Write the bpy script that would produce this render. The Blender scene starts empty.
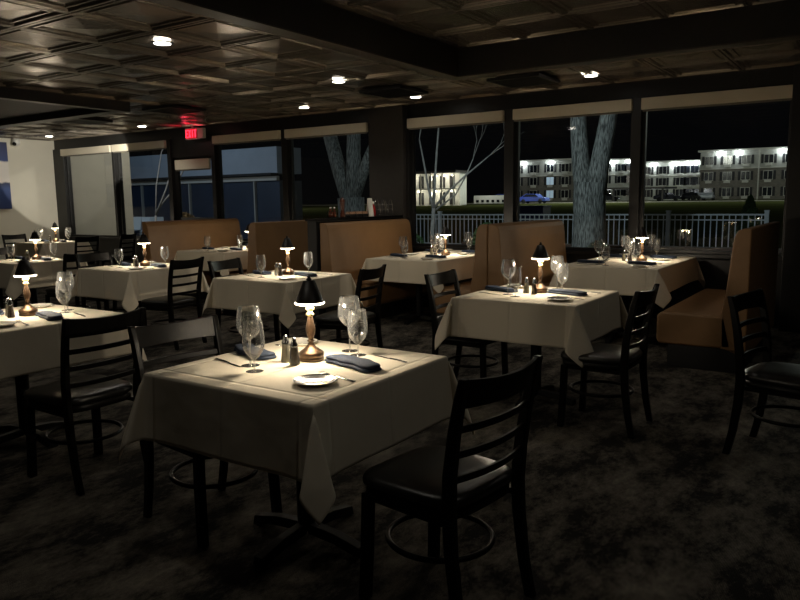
import bpy, bmesh, math, random
from mathutils import Vector, Matrix
random.seed(7)
PI = math.pi
S = bpy.context.scene
COL = S.collection
S.view_settings.view_transform = 'Standard'
S.view_settings.look = 'None'
S.view_settings.gamma = 1
S.view_settings.exposure = 0.0
S.view_settings.use_curve_mapping = False

# ------------------------------------------------------------------ materials
MATS = {}
def srgb(r, g, b):
    f = lambda c: ((c/255+0.055)/1.055)**2.4 if c > 10 else c/255/12.92
    return (f(r), f(g), f(b), 1)
def newmat(name):
    m = bpy.data.materials.new(name); m.use_nodes = True
    MATS[name] = m
    nt = m.node_tree
    return m, nt, nt.nodes, nt.links, nt.nodes['Principled BSDF']
def mat(name, col, rough=.6, metal=0., noise=0., nscale=20., bump=0., bscale=80., spec=.5, coat=0.):
    """principled material with procedural noise in colour and bump"""
    m, nt, N, L, b = newmat(name)
    b.inputs['Roughness'].default_value = rough
    b.inputs['Metallic'].default_value = metal
    b.inputs['Specular IOR Level'].default_value = spec
    b.inputs['Coat Weight'].default_value = coat
    tc = N.new('ShaderNodeTexCoord')
    n = N.new('ShaderNodeTexNoise'); n.inputs['Scale'].default_value = nscale; n.inputs['Detail'].default_value = 4
    L.new(tc.outputs['Object'], n.inputs['Vector'])
    r = N.new('ShaderNodeValToRGB')
    c = col
    k = noise
    r.color_ramp.elements[0].position = .3; r.color_ramp.elements[1].position = .7
    r.color_ramp.elements[0].color = (c[0]*(1-k), c[1]*(1-k), c[2]*(1-k), 1)
    r.color_ramp.elements[1].color = (min(1, c[0]*(1+k)), min(1, c[1]*(1+k)), min(1, c[2]*(1+k)), 1)
    L.new(n.outputs['Fac'], r.inputs['Fac']); L.new(r.outputs['Color'], b.inputs['Base Color'])
    if bump:
        n2 = N.new('ShaderNodeTexNoise'); n2.inputs['Scale'].default_value = bscale
        L.new(tc.outputs['Object'], n2.inputs['Vector'])
        bp = N.new('ShaderNodeBump'); bp.inputs['Strength'].default_value = bump; bp.inputs['Distance'].default_value = .01
        L.new(n2.outputs['Fac'], bp.inputs['Height']); L.new(bp.outputs['Normal'], b.inputs['Normal'])
    return m
def emis(name, col, strength):
    m, nt, N, L, b = newmat(name)
    b.inputs['Base Color'].default_value = (*col[:3], 1)
    b.inputs['Emission Color'].default_value = (*col[:3], 1)
    b.inputs['Emission Strength'].default_value = strength
    return m
def thin_glass(name, tint=(1, 1, 1), ior=1.5, gain=1.0, base=0.0, rough=0.0, white_lift=0.0):
    m, nt, N, L, b = newmat(name)
    N.remove(b)
    out = N['Material Output']
    t = N.new('ShaderNodeBsdfTransparent'); t.inputs['Color'].default_value = (*tint, 1)
    g = N.new('ShaderNodeBsdfGlossy'); g.inputs['Roughness'].default_value = rough
    fr = N.new('ShaderNodeFresnel'); fr.inputs['IOR'].default_value = ior
    mu = N.new('ShaderNodeMath'); mu.operation = 'MULTIPLY_ADD'; mu.use_clamp = True
    mu.inputs[1].default_value = gain; mu.inputs[2].default_value = base
    mx = N.new('ShaderNodeMixShader')
    L.new(fr.outputs['Fac'], mu.inputs[0]); L.new(mu.outputs[0], mx.inputs['Fac'])
    L.new(t.outputs[0], mx.inputs[1]); L.new(g.outputs[0], mx.inputs[2])
    if white_lift:
        df = N.new('ShaderNodeBsdfDiffuse'); df.inputs['Color'].default_value = (.9, .9, .88, 1)
        m3 = N.new('ShaderNodeMixShader'); m3.inputs['Fac'].default_value = white_lift  # diffuse white mixed in to brighten the glass, standing in for caught light
        L.new(mx.outputs[0], m3.inputs[1]); L.new(df.outputs[0], m3.inputs[2]); mx = m3
    L.new(mx.outputs[0], out.inputs['Surface'])
    return m

mat('black_frame', srgb(26, 25, 24), .45, noise=.15)
mat('dark_plaster', srgb(44, 40, 36), .8, noise=.1, bump=.1)
mat('white_wall', srgb(205, 200, 184), .75, noise=.03, nscale=3, bump=.1, bscale=120)
mat('shade_fabric', srgb(222, 212, 190), .85, noise=.04, nscale=200)
mat('shade_bar', srgb(120, 114, 102), .7, noise=.05)
mat('black_wood', (.005, .0045, .004, 1), .36, noise=.3, nscale=14, spec=.13)
mat('black_vinyl', (.010, .0095, .009, 1), .3, noise=.2, bump=.1, bscale=250)
mat('tan_vinyl', srgb(134, 101, 66), .5, noise=.06, nscale=6, bump=.12, bscale=200)
mat('plinth_black', (.008, .008, .008, 1), .6, noise=.1)
mat('wood_top', srgb(60, 40, 28), .4, noise=.3, nscale=12)
mat('iron', (.006, .006, .006, 1), .6, .0, noise=.2, spec=.2)
mat('antique_brass', srgb(92, 72, 55), .36, .8, noise=.35, nscale=60, bump=.2, bscale=200)
mat('polished_brass', srgb(214, 190, 140), .22, .9, noise=.1)
mat('lamp_black', (.012, .009, .007, 1), .45, noise=.2)
mat('lamp_inner', srgb(220, 205, 170), .5)
mat('silver', (.75, .75, .74, 1), .16, 1., noise=.1, nscale=60)
mat('chrome', (.8, .8, .8, 1), .12, 1.)
mat('napkin_blue', srgb(36, 48, 68), .85, noise=.15, nscale=90, bump=.35, bscale=300)
mat('pepper', srgb(110, 92, 70), .8, noise=.6, nscale=500)
mat('china', srgb(225, 220, 208), .25, noise=.03)
mat('beam_paint', srgb(40, 37, 34), .55, noise=.1)
mat('border_strip', srgb(74, 68, 61), .4, noise=.1)
mat('white_plastic', srgb(220, 218, 210), .4, noise=.03)
mat('black_gloss', (.004, .004, .004, 1), .08)
mat('red_sauce', srgb(150, 16, 14), .35, noise=.15)
mat('brown_sauce', srgb(96, 44, 24), .3, noise=.25, nscale=30)
mat('pepper_mill', srgb(84, 40, 22), .3, noise=.3, nscale=18)
mat('paper_packets', srgb(190, 150, 120), .8, noise=.4, nscale=70)
mat('label_white', srgb(230, 228, 220), .6)
mat('hedge_leaf', srgb(60, 84, 44), .8, noise=.4, nscale=30)
mat('shrub_gray', srgb(120, 128, 112), .9, noise=.4, nscale=40)
mat('dry_grass', srgb(150, 130, 96), .9, noise=.4, nscale=20)
mat('fence_white', srgb(200, 206, 205), .5, noise=.05)
mat('siding_white', srgb(205, 205, 195), .7, noise=.06, nscale=2)
mat('siding_gray', srgb(160, 160, 152), .7, noise=.08, nscale=2)
mat('roof_trim', srgb(190, 188, 178), .6, noise=.05)
mat('roof_dark', srgb(50, 48, 46), .8, noise=.2)
mat('hotel_glass', srgb(22, 26, 32), .15, noise=.3, nscale=2)
mat('shutter', srgb(26, 26, 28), .7, noise=.1)
mat('curtain_pale', srgb(150, 150, 140), .8, noise=.1)
mat('car_dark', srgb(28, 30, 34), .2, .3, noise=.1)
mat('car_pale', srgb(170, 175, 180), .25, .3, noise=.1)
mat('car_blue', srgb(90, 110, 190), .25, .2, noise=.1)
mat('car_glass', (.01, .012, .015, 1), .05)
mat('tyre', (.01, .01, .01, 1), .8)
mat('dumpster_blue', srgb(24, 40, 78), .6, noise=.2)
mat('concrete', srgb(150, 146, 136), .85, noise=.15, nscale=4)
mat('asphalt', srgb(60, 60, 60), .85, noise=.2, nscale=6)
mat('annex_wall', srgb(165, 175, 185), .7, noise=.06, nscale=1.5)
mat('annex_dark', srgb(40, 52, 70), .5, noise=.2, nscale=1)
mat('mulch', srgb(70, 58, 48), .95, noise=.5, nscale=18, bump=.6, bscale=40)
emis('lamp_glow', (1, .86, .62), 9)
emis('downlight_glow', (1, .95, .84), 14)
emis('flood_glow', (.86, .95, 1), 60)
emis('porch_glow', (1, .9, .7), 30)
emis('lit_window', (.6, .8, 1), .25)
emis('exit_red', (1, .03, .07), 2.4)
emis('exit_back', (.6, .02, .03), .12)
thin_glass('window_glass', (.97, .985, .98), 1.5, 1.7)
thin_glass('goblet_glass', (.99, .995, .99), 1.5, 1.7, .07, .07, .05)
m, nt, N, L, b = newmat('solid_glass')
b.inputs['Base Color'].default_value = (1, 1, 1, 1); b.inputs['Transmission Weight'].default_value = 1; b.inputs['Roughness'].default_value = 0.02; b.inputs['IOR'].default_value = 1.45

for n_, w_ in (('pepper', .3),):
    b = MATS[n_].node_tree.nodes['Principled BSDF']; b.inputs['Subsurface Weight'].default_value = w_; b.inputs['Subsurface Radius'].default_value = (.03, .028, .024); b.inputs['Subsurface Scale'].default_value = 1
m, nt, N, L, b = newmat('salt')
tc = N.new('ShaderNodeTexCoord'); n = N.new('ShaderNodeTexNoise'); n.inputs['Scale'].default_value = 300; L.new(tc.outputs['Object'], n.inputs['Vector'])
r = N.new('ShaderNodeValToRGB'); r.color_ramp.elements[0].color = srgb(236, 228, 200); r.color_ramp.elements[1].color = srgb(250, 246, 230); L.new(n.outputs['Fac'], r.inputs['Fac'])
L.new(r.outputs[0], b.inputs['Base Color']); tr = N.new('ShaderNodeBsdfTranslucent'); L.new(r.outputs[0], tr.inputs['Color'])
ms = N.new('ShaderNodeMixShader'); ms.inputs['Fac'].default_value = .6; L.new(b.outputs[0], ms.inputs[1]); L.new(tr.outputs[0], ms.inputs[2]); L.new(ms.outputs[0], N['Material Output'].inputs['Surface'])
# brick
def brickmat(name, c1, c2, mortar, scale):
    m, nt, N, L, b = newmat(name)
    tc = N.new('ShaderNodeTexCoord'); mp = N.new('ShaderNodeMapping'); mp.inputs['Rotation'].default_value = (PI/2, 0, 0)
    t = N.new('ShaderNodeTexBrick'); t.inputs['Scale'].default_value = scale
    t.inputs['Color1'].default_value = c1; t.inputs['Color2'].default_value = c2; t.inputs['Mortar'].default_value = mortar
    L.new(tc.outputs['Object'], mp.inputs['Vector']); L.new(mp.outputs['Vector'], t.inputs['Vector'])
    L.new(t.outputs['Color'], b.inputs['Base Color']); b.inputs['Roughness'].default_value = .85
brickmat('hotel_brick', srgb(112, 106, 98), srgb(94, 90, 82), srgb(130, 126, 118), 1.2)
brickmat('planter_brick', srgb(104, 80, 66), srgb(84, 66, 54), srgb(90, 82, 74), 6)
# bark
m, nt, N, L, b = newmat('bark')
tc = N.new('ShaderNodeTexCoord'); mp = N.new('ShaderNodeMapping'); mp.inputs['Scale'].default_value = (16, 16, 2.2)
n = N.new('ShaderNodeTexNoise'); n.inputs['Scale'].default_value = 3; n.inputs['Detail'].default_value = 6
r = N.new('ShaderNodeValToRGB'); r.color_ramp.elements[0].position = .38; r.color_ramp.elements[1].position = .62
r.color_ramp.elements[0].color = srgb(60, 60, 56); r.color_ramp.elements[1].color = srgb(150, 152, 144)
bp = N.new('ShaderNodeBump'); bp.inputs['Strength'].default_value = .9; bp.inputs['Distance'].default_value = .05
L.new(tc.outputs['Object'], mp.inputs['Vector']); L.new(mp.outputs[0], n.inputs['Vector']); L.new(n.outputs['Fac'], r.inputs['Fac'])
L.new(r.outputs[0], b.inputs['Base Color']); L.new(n.outputs['Fac'], bp.inputs['Height']); L.new(bp.outputs[0], b.inputs['Normal']); b.inputs['Roughness'].default_value = .9
mat('bark_pale', srgb(140, 136, 128), .9, noise=.25, nscale=12)
# lawn
m, nt, N, L, b = newmat('lawn')
tc = N.new('ShaderNodeTexCoord')
n = N.new('ShaderNodeTexNoise'); n.inputs['Scale'].default_value = .35; n.inputs['Detail'].default_value = 8
r = N.new('ShaderNodeValToRGB'); r.color_ramp.elements[0].color = srgb(36, 42, 24); r.color_ramp.elements[1].color = srgb(74, 78, 46)
L.new(tc.outputs['Object'], n.inputs['Vector']); L.new(n.outputs['Fac'], r.inputs['Fac']); L.new(r.outputs[0], b.inputs['Base Color']); b.inputs['Roughness'].default_value = .95; b.inputs['Specular IOR Level'].default_value = 0
# table linen: fine weave bump and two pressed fold lines
m, nt, N, L, b = newmat('linen')
tc = N.new('ShaderNodeTexCoord'); sx = N.new('ShaderNodeSeparateXYZ'); L.new(tc.outputs['UV'], sx.inputs[0])
def line(sock, at):
    a = N.new('ShaderNodeMath'); a.operation = 'SUBTRACT'; a.inputs[1].default_value = at; L.new(sock, a.inputs[0])
    d = N.new('ShaderNodeMath'); d.operation = 'ABSOLUTE'; L.new(a.outputs[0], d.inputs[0])
    s = N.new('ShaderNodeMath'); s.operation = 'SMOOTH_MIN'; s.inputs[1].default_value = .012; s.inputs[2].default_value = .006; L.new(d.outputs[0], s.inputs[0])
    return s.outputs[0]
acc = None
for sock, at in ((sx.outputs[0], 0.0), (sx.outputs[1], 0.0), (sx.outputs[0], -.38), (sx.outputs[1], -.36), (sx.outputs[0], .38)):
    l = line(sock, at)
    if acc is None: acc = l
    else:
        a = N.new('ShaderNodeMath'); a.operation = 'ADD'; L.new(acc, a.inputs[0]); L.new(l, a.inputs[1]); acc = a.outputs[0]
nz = N.new('ShaderNodeTexNoise'); nz.inputs['Scale'].default_value = 6; L.new(tc.outputs['UV'], nz.inputs['Vector'])
m2 = N.new('ShaderNodeMath'); m2.operation = 'MULTIPLY_ADD'; m2.inputs[1].default_value = .012; L.new(nz.outputs['Fac'], m2.inputs[0]); L.new(acc, m2.inputs[2])
bp = N.new('ShaderNodeBump'); bp.inputs['Strength'].default_value = .7; bp.inputs['Distance'].default_value = .5
L.new(m2.outputs[0], bp.inputs['Height']); L.new(bp.outputs[0], b.inputs['Normal'])
b.inputs['Base Color'].default_value = srgb(226, 216, 196); b.inputs['Roughness'].default_value = .9
b.inputs['Specular IOR Level'].default_value = .15
# carpet
m, nt, N, L, b = newmat('carpet')
tc = N.new('ShaderNodeTexCoord')
mp = N.new('ShaderNodeMapping'); mp.inputs['Scale'].default_value = (1, .55, 1); mp.inputs['Rotation'].default_value = (0, 0, .5)
n = N.new('ShaderNodeTexNoise'); n.inputs['Scale'].default_value = 3.6; n.inputs['Detail'].default_value = 12; n.inputs['Roughness'].default_value = .8
r = N.new('ShaderNodeValToRGB'); r.color_ramp.elements[0].position = .44; r.color_ramp.elements[1].position = .66
r.color_ramp.elements[0].color = srgb(40, 38, 36); r.color_ramp.elements[1].color = srgb(150, 142, 130)
n2 = N.new('ShaderNodeTexNoise'); n2.inputs['Scale'].default_value = 220
w = N.new('ShaderNodeTexWave'); w.inputs['Scale'].default_value = 60; w.inputs['Distortion'].default_value = 2
L.new(tc.outputs['Object'], w.inputs['Vector'])
mx = N.new('ShaderNodeMixRGB'); mx.blend_type = 'MULTIPLY'; mx.inputs['Fac'].default_value = .5
L.new(tc.outputs['Object'], mp.inputs['Vector']); L.new(mp.outputs[0], n.inputs['Vector']); L.new(n.outputs['Fac'], r.inputs['Fac'])
L.new(r.outputs[0], mx.inputs[1]); L.new(w.outputs['Color'], mx.inputs[2]); L.new(mx.outputs[0], b.inputs['Base Color'])
bp = N.new('ShaderNodeBump'); bp.inputs['Strength'].default_value = .5; bp.inputs['Distance'].default_value = .01
L.new(tc.outputs['Object'], n2.inputs['Vector']); L.new(n2.outputs['Fac'], bp.inputs['Height']); L.new(bp.outputs[0], b.inputs['Normal']); b.inputs['Roughness'].default_value = .95
b.inputs['Specular IOR Level'].default_value = .1
# pressed tin
mat('pressed_tin', srgb(158, 148, 136), .26, .72, noise=.05, nscale=3, bump=.02, bscale=9)
# painting
m, nt, N, L, b = newmat('painting')
tc = N.new('ShaderNodeTexCoord'); sx = N.new('ShaderNodeSeparateXYZ'); L.new(tc.outputs['Object'], sx.inputs[0])
n = N.new('ShaderNodeTexNoise'); n.inputs['Scale'].default_value = 5; n.inputs['Detail'].default_value = 6; L.new(tc.outputs['Object'], n.inputs['Vector'])
a = N.new('ShaderNodeMath'); a.operation = 'MULTIPLY_ADD'; a.inputs[1].default_value = .10; L.new(n.outputs['Fac'], a.inputs[0]); L.new(sx.outputs[2], a.inputs[2])
r = N.new('ShaderNodeValToRGB')
els = [(0, srgb(24, 44, 92)), (.30, srgb(40, 66, 120)), (.38, srgb(22, 34, 70)), (.405, srgb(206, 200, 192)), (.70, srgb(210, 204, 196)), (.725, srgb(30, 52, 110)), (1, srgb(18, 30, 74))]
r.color_ramp.elements[0].color = els[0][1]
r.color_ramp.elements[1].position = 1; r.color_ramp.elements[1].color = els[-1][1]
for p, c in els[1:-1]:
    e = r.color_ramp.elements.new(p); e.color = c
mr = N.new('ShaderNodeMapRange'); mr.inputs['From Min'].default_value = .05; mr.inputs['From Max'].default_value = 1.32
L.new(a.outputs[0], mr.inputs['Value']); L.new(mr.outputs[0], r.inputs['Fac']); L.new(r.outputs[0], b.inputs['Base Color']); b.inputs['Roughness'].default_value = .5

# ------------------------------------------------------------------ mesh helpers
class MB:
    def __init__(s): s.v = []; s.f = []; s.uv = None
    def add(s, vs, fs):
        o = len(s.v); s.v += [tuple(v) for v in vs]; s.f += [tuple(i+o for i in f) for f in fs]; return s
    def box(s, x0, x1, y0, y1, z0, z1):
        return s.add([(x0,y0,z0),(x1,y0,z0),(x1,y1,z0),(x0,y1,z0),(x0,y0,z1),(x1,y0,z1),(x1,y1,z1),(x0,y1,z1)],
                     [(0,3,2,1),(4,5,6,7),(0,1,5,4),(1,2,6,5),(2,3,7,6),(3,0,4,7)])
    def quad(s, a, b, c, d): return s.add([a,b,c,d], [(0,1,2,3)])
    def lathe(s, prof, seg=20, cx=0, cy=0, close=False):
        n = len(prof); vs = []; fs = []
        for i in range(seg):
            t = 2*PI*i/seg; vs += [(cx+r*math.cos(t), cy+r*math.sin(t), z) for r, z in prof]
        for i in range(seg):
            j = (i+1) % seg
            for k in range(n-1): fs.append((i*n+k, j*n+k, j*n+k+1, i*n+k+1))
        return s.add(vs, fs)
    def tube(s, pts, rad, seg=8, caps=True):
        pts = [Vector(p) for p in pts]; n = len(pts)
        R = rad if isinstance(rad, (list, tuple)) else [rad]*n
        vs = []; fs = []; up = None
        for i, p in enumerate(pts):
            d = (pts[min(i+1, n-1)]-pts[max(i-1, 0)]).normalized()
            if up is None: up = Vector((0,0,1)) if abs(d.z) < .9 else Vector((1,0,0))
            a = d.cross(up).normalized(); up = a.cross(d).normalized()
            for k in range(seg):
                t = 2*PI*k/seg; vs.append(p+(a*math.cos(t)+up*math.sin(t))*R[i])
        for i in range(n-1):
            for k in range(seg):
                q = (k+1) % seg; fs.append((i*seg+k, i*seg+q, (i+1)*seg+q, (i+1)*seg+k))
        if caps: fs.append(tuple(range(seg-1, -1, -1))); fs.append(tuple((n-1)*seg+k for k in range(seg)))
        return s.add(vs, fs)
    def loop(s, pts, rad, seg=8):
        pts = [Vector(p) for p in pts]; n = len(pts); vs = []; fs = []
        for i, p in enumerate(pts):
            d = (pts[(i+1) % n]-pts[i-1]).normalized(); a = d.cross(Vector((0,0,1))).normalized(); u = a.cross(d)
            for k in range(seg):
                t = 2*PI*k/seg; vs.append(p+(a*math.cos(t)+u*math.sin(t))*rad)
        for i in range(n):
            j = (i+1) % n
            for k in range(seg):
                q = (k+1) % seg; fs.append((i*seg+k, i*seg+q, j*seg+q, j*seg+k))
        return s.add(vs, fs)
    def sweep(s, path, section):
        """path: list of (pos, sidevec, upvec); section: list of (a, b)"""
        n = len(section); vs = []; fs = []
        for p, a, u in path:
            for x, y in section: vs.append(Vector(p)+Vector(a)*x+Vector(u)*y)
        for i in range(len(path)-1):
            for k in range(n):
                q = (k+1) % n; fs.append((i*n+k, i*n+q, (i+1)*n+q, (i+1)*n+k))
        fs.append(tuple(range(n-1, -1, -1))); fs.append(tuple((len(path)-1)*n+k for k in range(n)))
        return s.add(vs, fs)
    def prism_x(s, prof, y0, y1):
        """profile in (x, z) extruded along y"""
        n = len(prof)
        vs = [(x, y0, z) for x, z in prof]+[(x, y1, z) for x, z in prof]
        fs = [tuple(range(n)), tuple(range(2*n-1, n-1, -1))]
        for k in range(n):
            q = (k+1) % n; fs.append((k, k+n, q+n, q))
        return s.add(vs, fs)
    def build(s, name, m, parent=None, smooth=False, bevel=0, bseg=2, loc=None):
        me = bpy.data.meshes.new(name); me.from_pydata(s.v, [], s.f); me.validate()
        bm = bmesh.new(); bm.from_mesh(me); bmesh.ops.recalc_face_normals(bm, faces=bm.faces); bm.to_mesh(me); bm.free()
        if s.uv:
            uvl = me.uv_layers.new(name='UVMap')
            for lp in me.loops: uvl.data[lp.index].uv = s.uv[lp.vertex_index]
        ms = m if isinstance(m, list) else [m]
        for q in ms: me.materials.append(MATS[q])
        if smooth:
            me.polygons.foreach_set('use_smooth', [True]*len(me.polygons))
        o = bpy.data.objects.new(name, me); COL.objects.link(o)
        if parent: o.parent = parent
        if loc: o.location = loc
        if bevel:
            md = o.modifiers.new('bevel', 'BEVEL'); md.width = bevel; md.segments = bseg; md.limit_method = 'ANGLE'; md.angle_limit = .7
        if smooth and not bevel: pass
        return o
def autosmooth(o, ang=40):
    me = o.data
    bm = bmesh.new(); bm.from_mesh(me)
    for e in bm.edges:
        if len(e.link_faces) == 2 and e.calc_face_angle(0) > math.radians(ang): e.smooth = False
    for f in bm.faces: f.smooth = True
    bm.to_mesh(me); bm.free(); return o
def tag(o, label=None, cat=None, group=None, kind=None):
    if label: o['label'] = label
    if cat: o['category'] = cat
    if group: o['group'] = group
    if kind: o['kind'] = kind
    return o
def empty(name, loc=(0,0,0), rz=0):
    o = bpy.data.objects.new(name, None); COL.objects.link(o); o.location = loc; o.rotation_euler = (0,0,rz)
    o.empty_display_size = .05; return o
KIDS = {}
def kids(o): return [c for c in bpy.data.objects if c.parent == o]
def copy_tree(o, parent=None, _k=None):
    c = o.copy(); COL.objects.link(c); c.parent = parent
    key = o.name
    if key not in KIDS: KIDS[key] = kids(o)
    for ch in KIDS[key]: copy_tree(ch, c)
    return c
PROTO_USED = set()
def place(proto, loc, rz, label, cat, group, tilt=None):
    if proto.name in PROTO_USED: o = copy_tree(proto)
    else:
        PROTO_USED.add(proto.name); KIDS[proto.name] = kids(proto); o = proto
    o.location = loc; o.rotation_euler = (0, 0, rz)
    return tag(o, label, cat, group)
def struct(o): o['kind'] = 'structure'; return o
def spot(loc, power, ang, blend, col, rad=.04, target=None, name='spot_light'):
    l = bpy.data.lights.new(name, 'SPOT'); l.energy = power; l.spot_size = math.radians(ang); l.spot_blend = blend
    l.color = col; l.shadow_soft_size = rad
    o = bpy.data.objects.new(name, l); COL.objects.link(o); o.location = loc
    if target is not None: o.rotation_euler = (Vector(target)-Vector(loc)).to_track_quat('-Z', 'Y').to_euler()
    return o
def point(loc, power, col, rad=.1, name='point_light'):
    l = bpy.data.lights.new(name, 'POINT'); l.energy = power; l.color = col; l.shadow_soft_size = rad
    o = bpy.data.objects.new(name, l); COL.objects.link(o); o.location = loc; return o

# ------------------------------------------------------------------ camera
cam = bpy.data.cameras.new('camera'); co = bpy.data.objects.new('camera', cam); COL.objects.link(co)
cam.sensor_width = 36; cam.sensor_fit = 'HORIZONTAL'; cam.lens = 717/800*36; cam.clip_start = .05; cam.clip_end = 600
R = Matrix(((0.831160, -0.065466, 0.552166), (0.555875, 0.121567, -0.822329), (-0.013290, 0.990422, 0.137432)))
co.matrix_world = Matrix.Translation((0, 0, 1.42)) @ R.to_4x4()
S.camera = co

# ------------------------------------------------------------------ room shell
WX0, WX1, WY0, WY1 = -14.3, 3.2, -2.6, 8.6
CZ, TZ = 2.72, 3.02
struct(MB().box(WX0-.1, WX1+.1, WY0-.1, WY1+.12, -.1, 0).build('floor', 'carpet'))
# ceiling of pressed tin tiles, a nested-square relief
TRX, TRY = -3.88, 6.94       # edges of the raised tray
P = .68
def tile_mb(mb, x0, y0, x1, y1, z):
    lv = [(0, .006), (.008, -.012), (.03, -.012), (.04, .006), (.07, .006), (.078, -.006), (.092, -.006), (.10, .006)]
    cx, cy = (x0+x1)/2, (y0+y1)/2
    rings = []
    for ins, dz in lv:
        rings.append([(x0+ins, y0+ins, z+dz), (x1-ins, y0+ins, z+dz), (x1-ins, y1-ins, z+dz), (x0+ins, y1-ins, z+dz)])
    vs = [p for r_ in rings for p in r_]; fs = []
    for i in range(len(rings)-1):
        for k in range(4):
            q = (k+1) % 4; fs.append((i*4+k, i*4+q, (i+1)*4+q, (i+1)*4+k))
    n = len(vs); vs.append((cx, cy, z-.006)); b_ = (len(rings)-1)*4
    for k in range(4): fs.append((b_+k, b_+(k+1) % 4, n))
    mb.add(vs, fs)
def tiled(mb, x0, x1, y0, y1, z, ox, oy, keep):
    i0 = math.floor((x0-ox)/P); i1 = math.ceil((x1-ox)/P); j0 = math.floor((y0-oy)/P); j1 = math.ceil((y1-oy)/P)
    for i in range(i0, i1):
        for j in range(j0, j1):
            a, b_, c, d = ox+i*P, oy+j*P, ox+(i+1)*P, oy+(j+1)*P
            if a < x0-.01 or c > x1+.01 or b_ < y0-.01 or d > y1+.01:
                a, b_, c, d = max(a, x0), max(b_, y0), min(c, x1), min(d, y1)
                if c-a < .42 or d-b_ < .42:
                    if c-a > .01 and d-b_ > .01 and keep((a+c)/2, (b_+d)/2): mb.quad((a,b_,z),(c,b_,z),(c,d,z),(a,d,z))
                    continue
            if keep((a+c)/2, (b_+d)/2): tile_mb(mb, a, b_, c, d, z)
mb = MB()
BW = .16   # plain border beside the tray
tiled(mb, WX0, TRX-BW, WY0, WY1, CZ+.010, TRX-BW, TRY+BW, lambda x, y: True)
tiled(mb, TRX-BW, WX1, TRY+BW, WY1, CZ+.010, TRX-BW, TRY+BW, lambda x, y: True)
tiled(mb, TRX, WX1, WY0, TRY, TZ, TRX+.1, TRY, lambda x, y: True)
struct(mb.build('ceiling', 'pressed_tin'))
struct(MB().box(WX0-.1, WX1+.1, WY0-.1, WY1+.1, TZ+.08, TZ+.2).build('ceiling_slab', 'beam_paint'))
mb = MB()
mb.box(TRX-BW, TRX, WY0, TRY+BW, CZ-.002, CZ+.01); mb.box(TRX, WX1, TRY, TRY+BW, CZ-.002, CZ+.01)
struct(mb.build('trim_1', 'border_strip'))
mb = MB(); mb.box(TRX-.02, TRX, WY0, TRY+.02, CZ+.01, TZ+.08); mb.box(TRX, WX1, TRY, TRY+.02, CZ+.01, TZ+.08)
struct(mb.build('trim_2', 'beam_paint'))
# dropped frame on the left with a dark recess
DX, DY, DZ = -8.14, 5.96, 2.60
mb = MB()
mb.box(-14.2, DX, DY-.2, DY, DZ, CZ+.005); mb.box(DX-.12, DX, 1.6, DY-.2, DZ, CZ+.005)
struct(mb.build('trim_3', 'beam_paint'))
mb = MB().box(-14.2, DX, DY-.2, DY, DZ-.004, DZ); mb.box(DX-.12, DX, 1.6, DY-.2, DZ-.004, DZ)
struct(mb.build('trim_4', 'border_strip'))
struct(MB().box(-14.2, DX-.12, 1.6, DY-.2, CZ-.04, CZ-.03).build('trim_5', 'beam_paint'))
# walls
struct(MB().box(WX0-.12, WX0, WY0, WY1, 0, CZ+.4).build('wall_left', 'white_wall'))
struct(MB().box(WX1, WX1+.1, WY0, WY1, 0, CZ+.4).build('wall_right', 'dark_plaster'))
struct(MB().box(WX0, WX1, WY0-.1, WY0, 0, CZ+.4).build('wall_back', 'dark_plaster'))
bays = [(-13.95, -12.32), (-12.25, -10.70), (-9.47, -7.94), (-7.83, -6.24), (-5.55, -4.09), (-3.96, -2.47), (-2.37, -.84)]
DOORX = (-10.60, -9.55)
SILL, HEAD = .78, 2.55
mb = MB()
mb.box(WX0, DOORX[0]-.05, WY1, WY1+.15, 0, SILL); mb.box(DOORX[1]+.05, -.70, WY1, WY1+.15, 0, SILL)
mb.box(WX0, WX1, WY1-.02, WY1+.15, HEAD, CZ+.4)
mb.box(WX0, bays[0][0], WY1-.06, WY1+.1, 0, HEAD)
struct(mb.build('wall_front', 'black_frame'))
# header over the door, column
struct(MB().box(DOORX[0]-.05, DOORX[1]+.05, WY1-.05, WY1+.12, 2.22, HEAD+.02).build('trim_6', 'black_frame', bevel=.004))
struct(MB().box(-6.17, -5.60, WY1-.14, WY1+.14, 0, CZ).build('trim_7', 'dark_plaster', bevel=.006))
k = 8
edges = [(-12.32, -12.25), (-10.70, -10.60), (-9.55, -9.47), (-7.94, -7.83), (-6.24, -6.17), (-5.60, -5.55), (-4.09, -3.96), (-2.47, -2.37)]
for a, b_ in edges:
    struct(MB().box(a, b_, WY1-.07, WY1+.1, 0 if a in (-10.70, -9.55) else SILL, HEAD).build('trim_%d' % k, 'black_frame', bevel=.004)); k += 1
struct(MB().box(-.84, -.62, WY1-.2, WY1+.15, 0, CZ).build('trim_%d' % k, 'black_frame', bevel=.004)); k += 1
struct(MB().box(-13.9, DOORX[0]-.06, WY1-.1, WY1, SILL-.04, SILL).build('trim_%d' % k, 'black_frame', bevel=.003)); k += 1
struct(MB().box(DOORX[1]+.06, -.85, WY1-.1, WY1, SILL-.04, SILL).build('trim_%d' % k, 'black_frame', bevel=.003)); k += 1
for i, (a, b_) in enumerate(bays):
    fr = MB(); t = .035
    fr.box(a, a+t, WY1, WY1+.06, SILL, HEAD); fr.box(b_-t, b_, WY1, WY1+.06, SILL, HEAD)
    fr.box(a+t, b_-t, WY1, WY1+.06, SILL, SILL+t); fr.box(a+t, b_-t, WY1, WY1+.06, HEAD-t, HEAD)
    o = struct(fr.build('window_%d' % (i+1), 'black_frame', bevel=.003))
    MB().quad((a+t, WY1+.03, SILL+t), (b_-t, WY1+.03, SILL+t), (b_-t, WY1+.03, HEAD-t), (a+t, WY1+.03, HEAD-t)).build('window_pane', 'window_glass', o)
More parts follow.
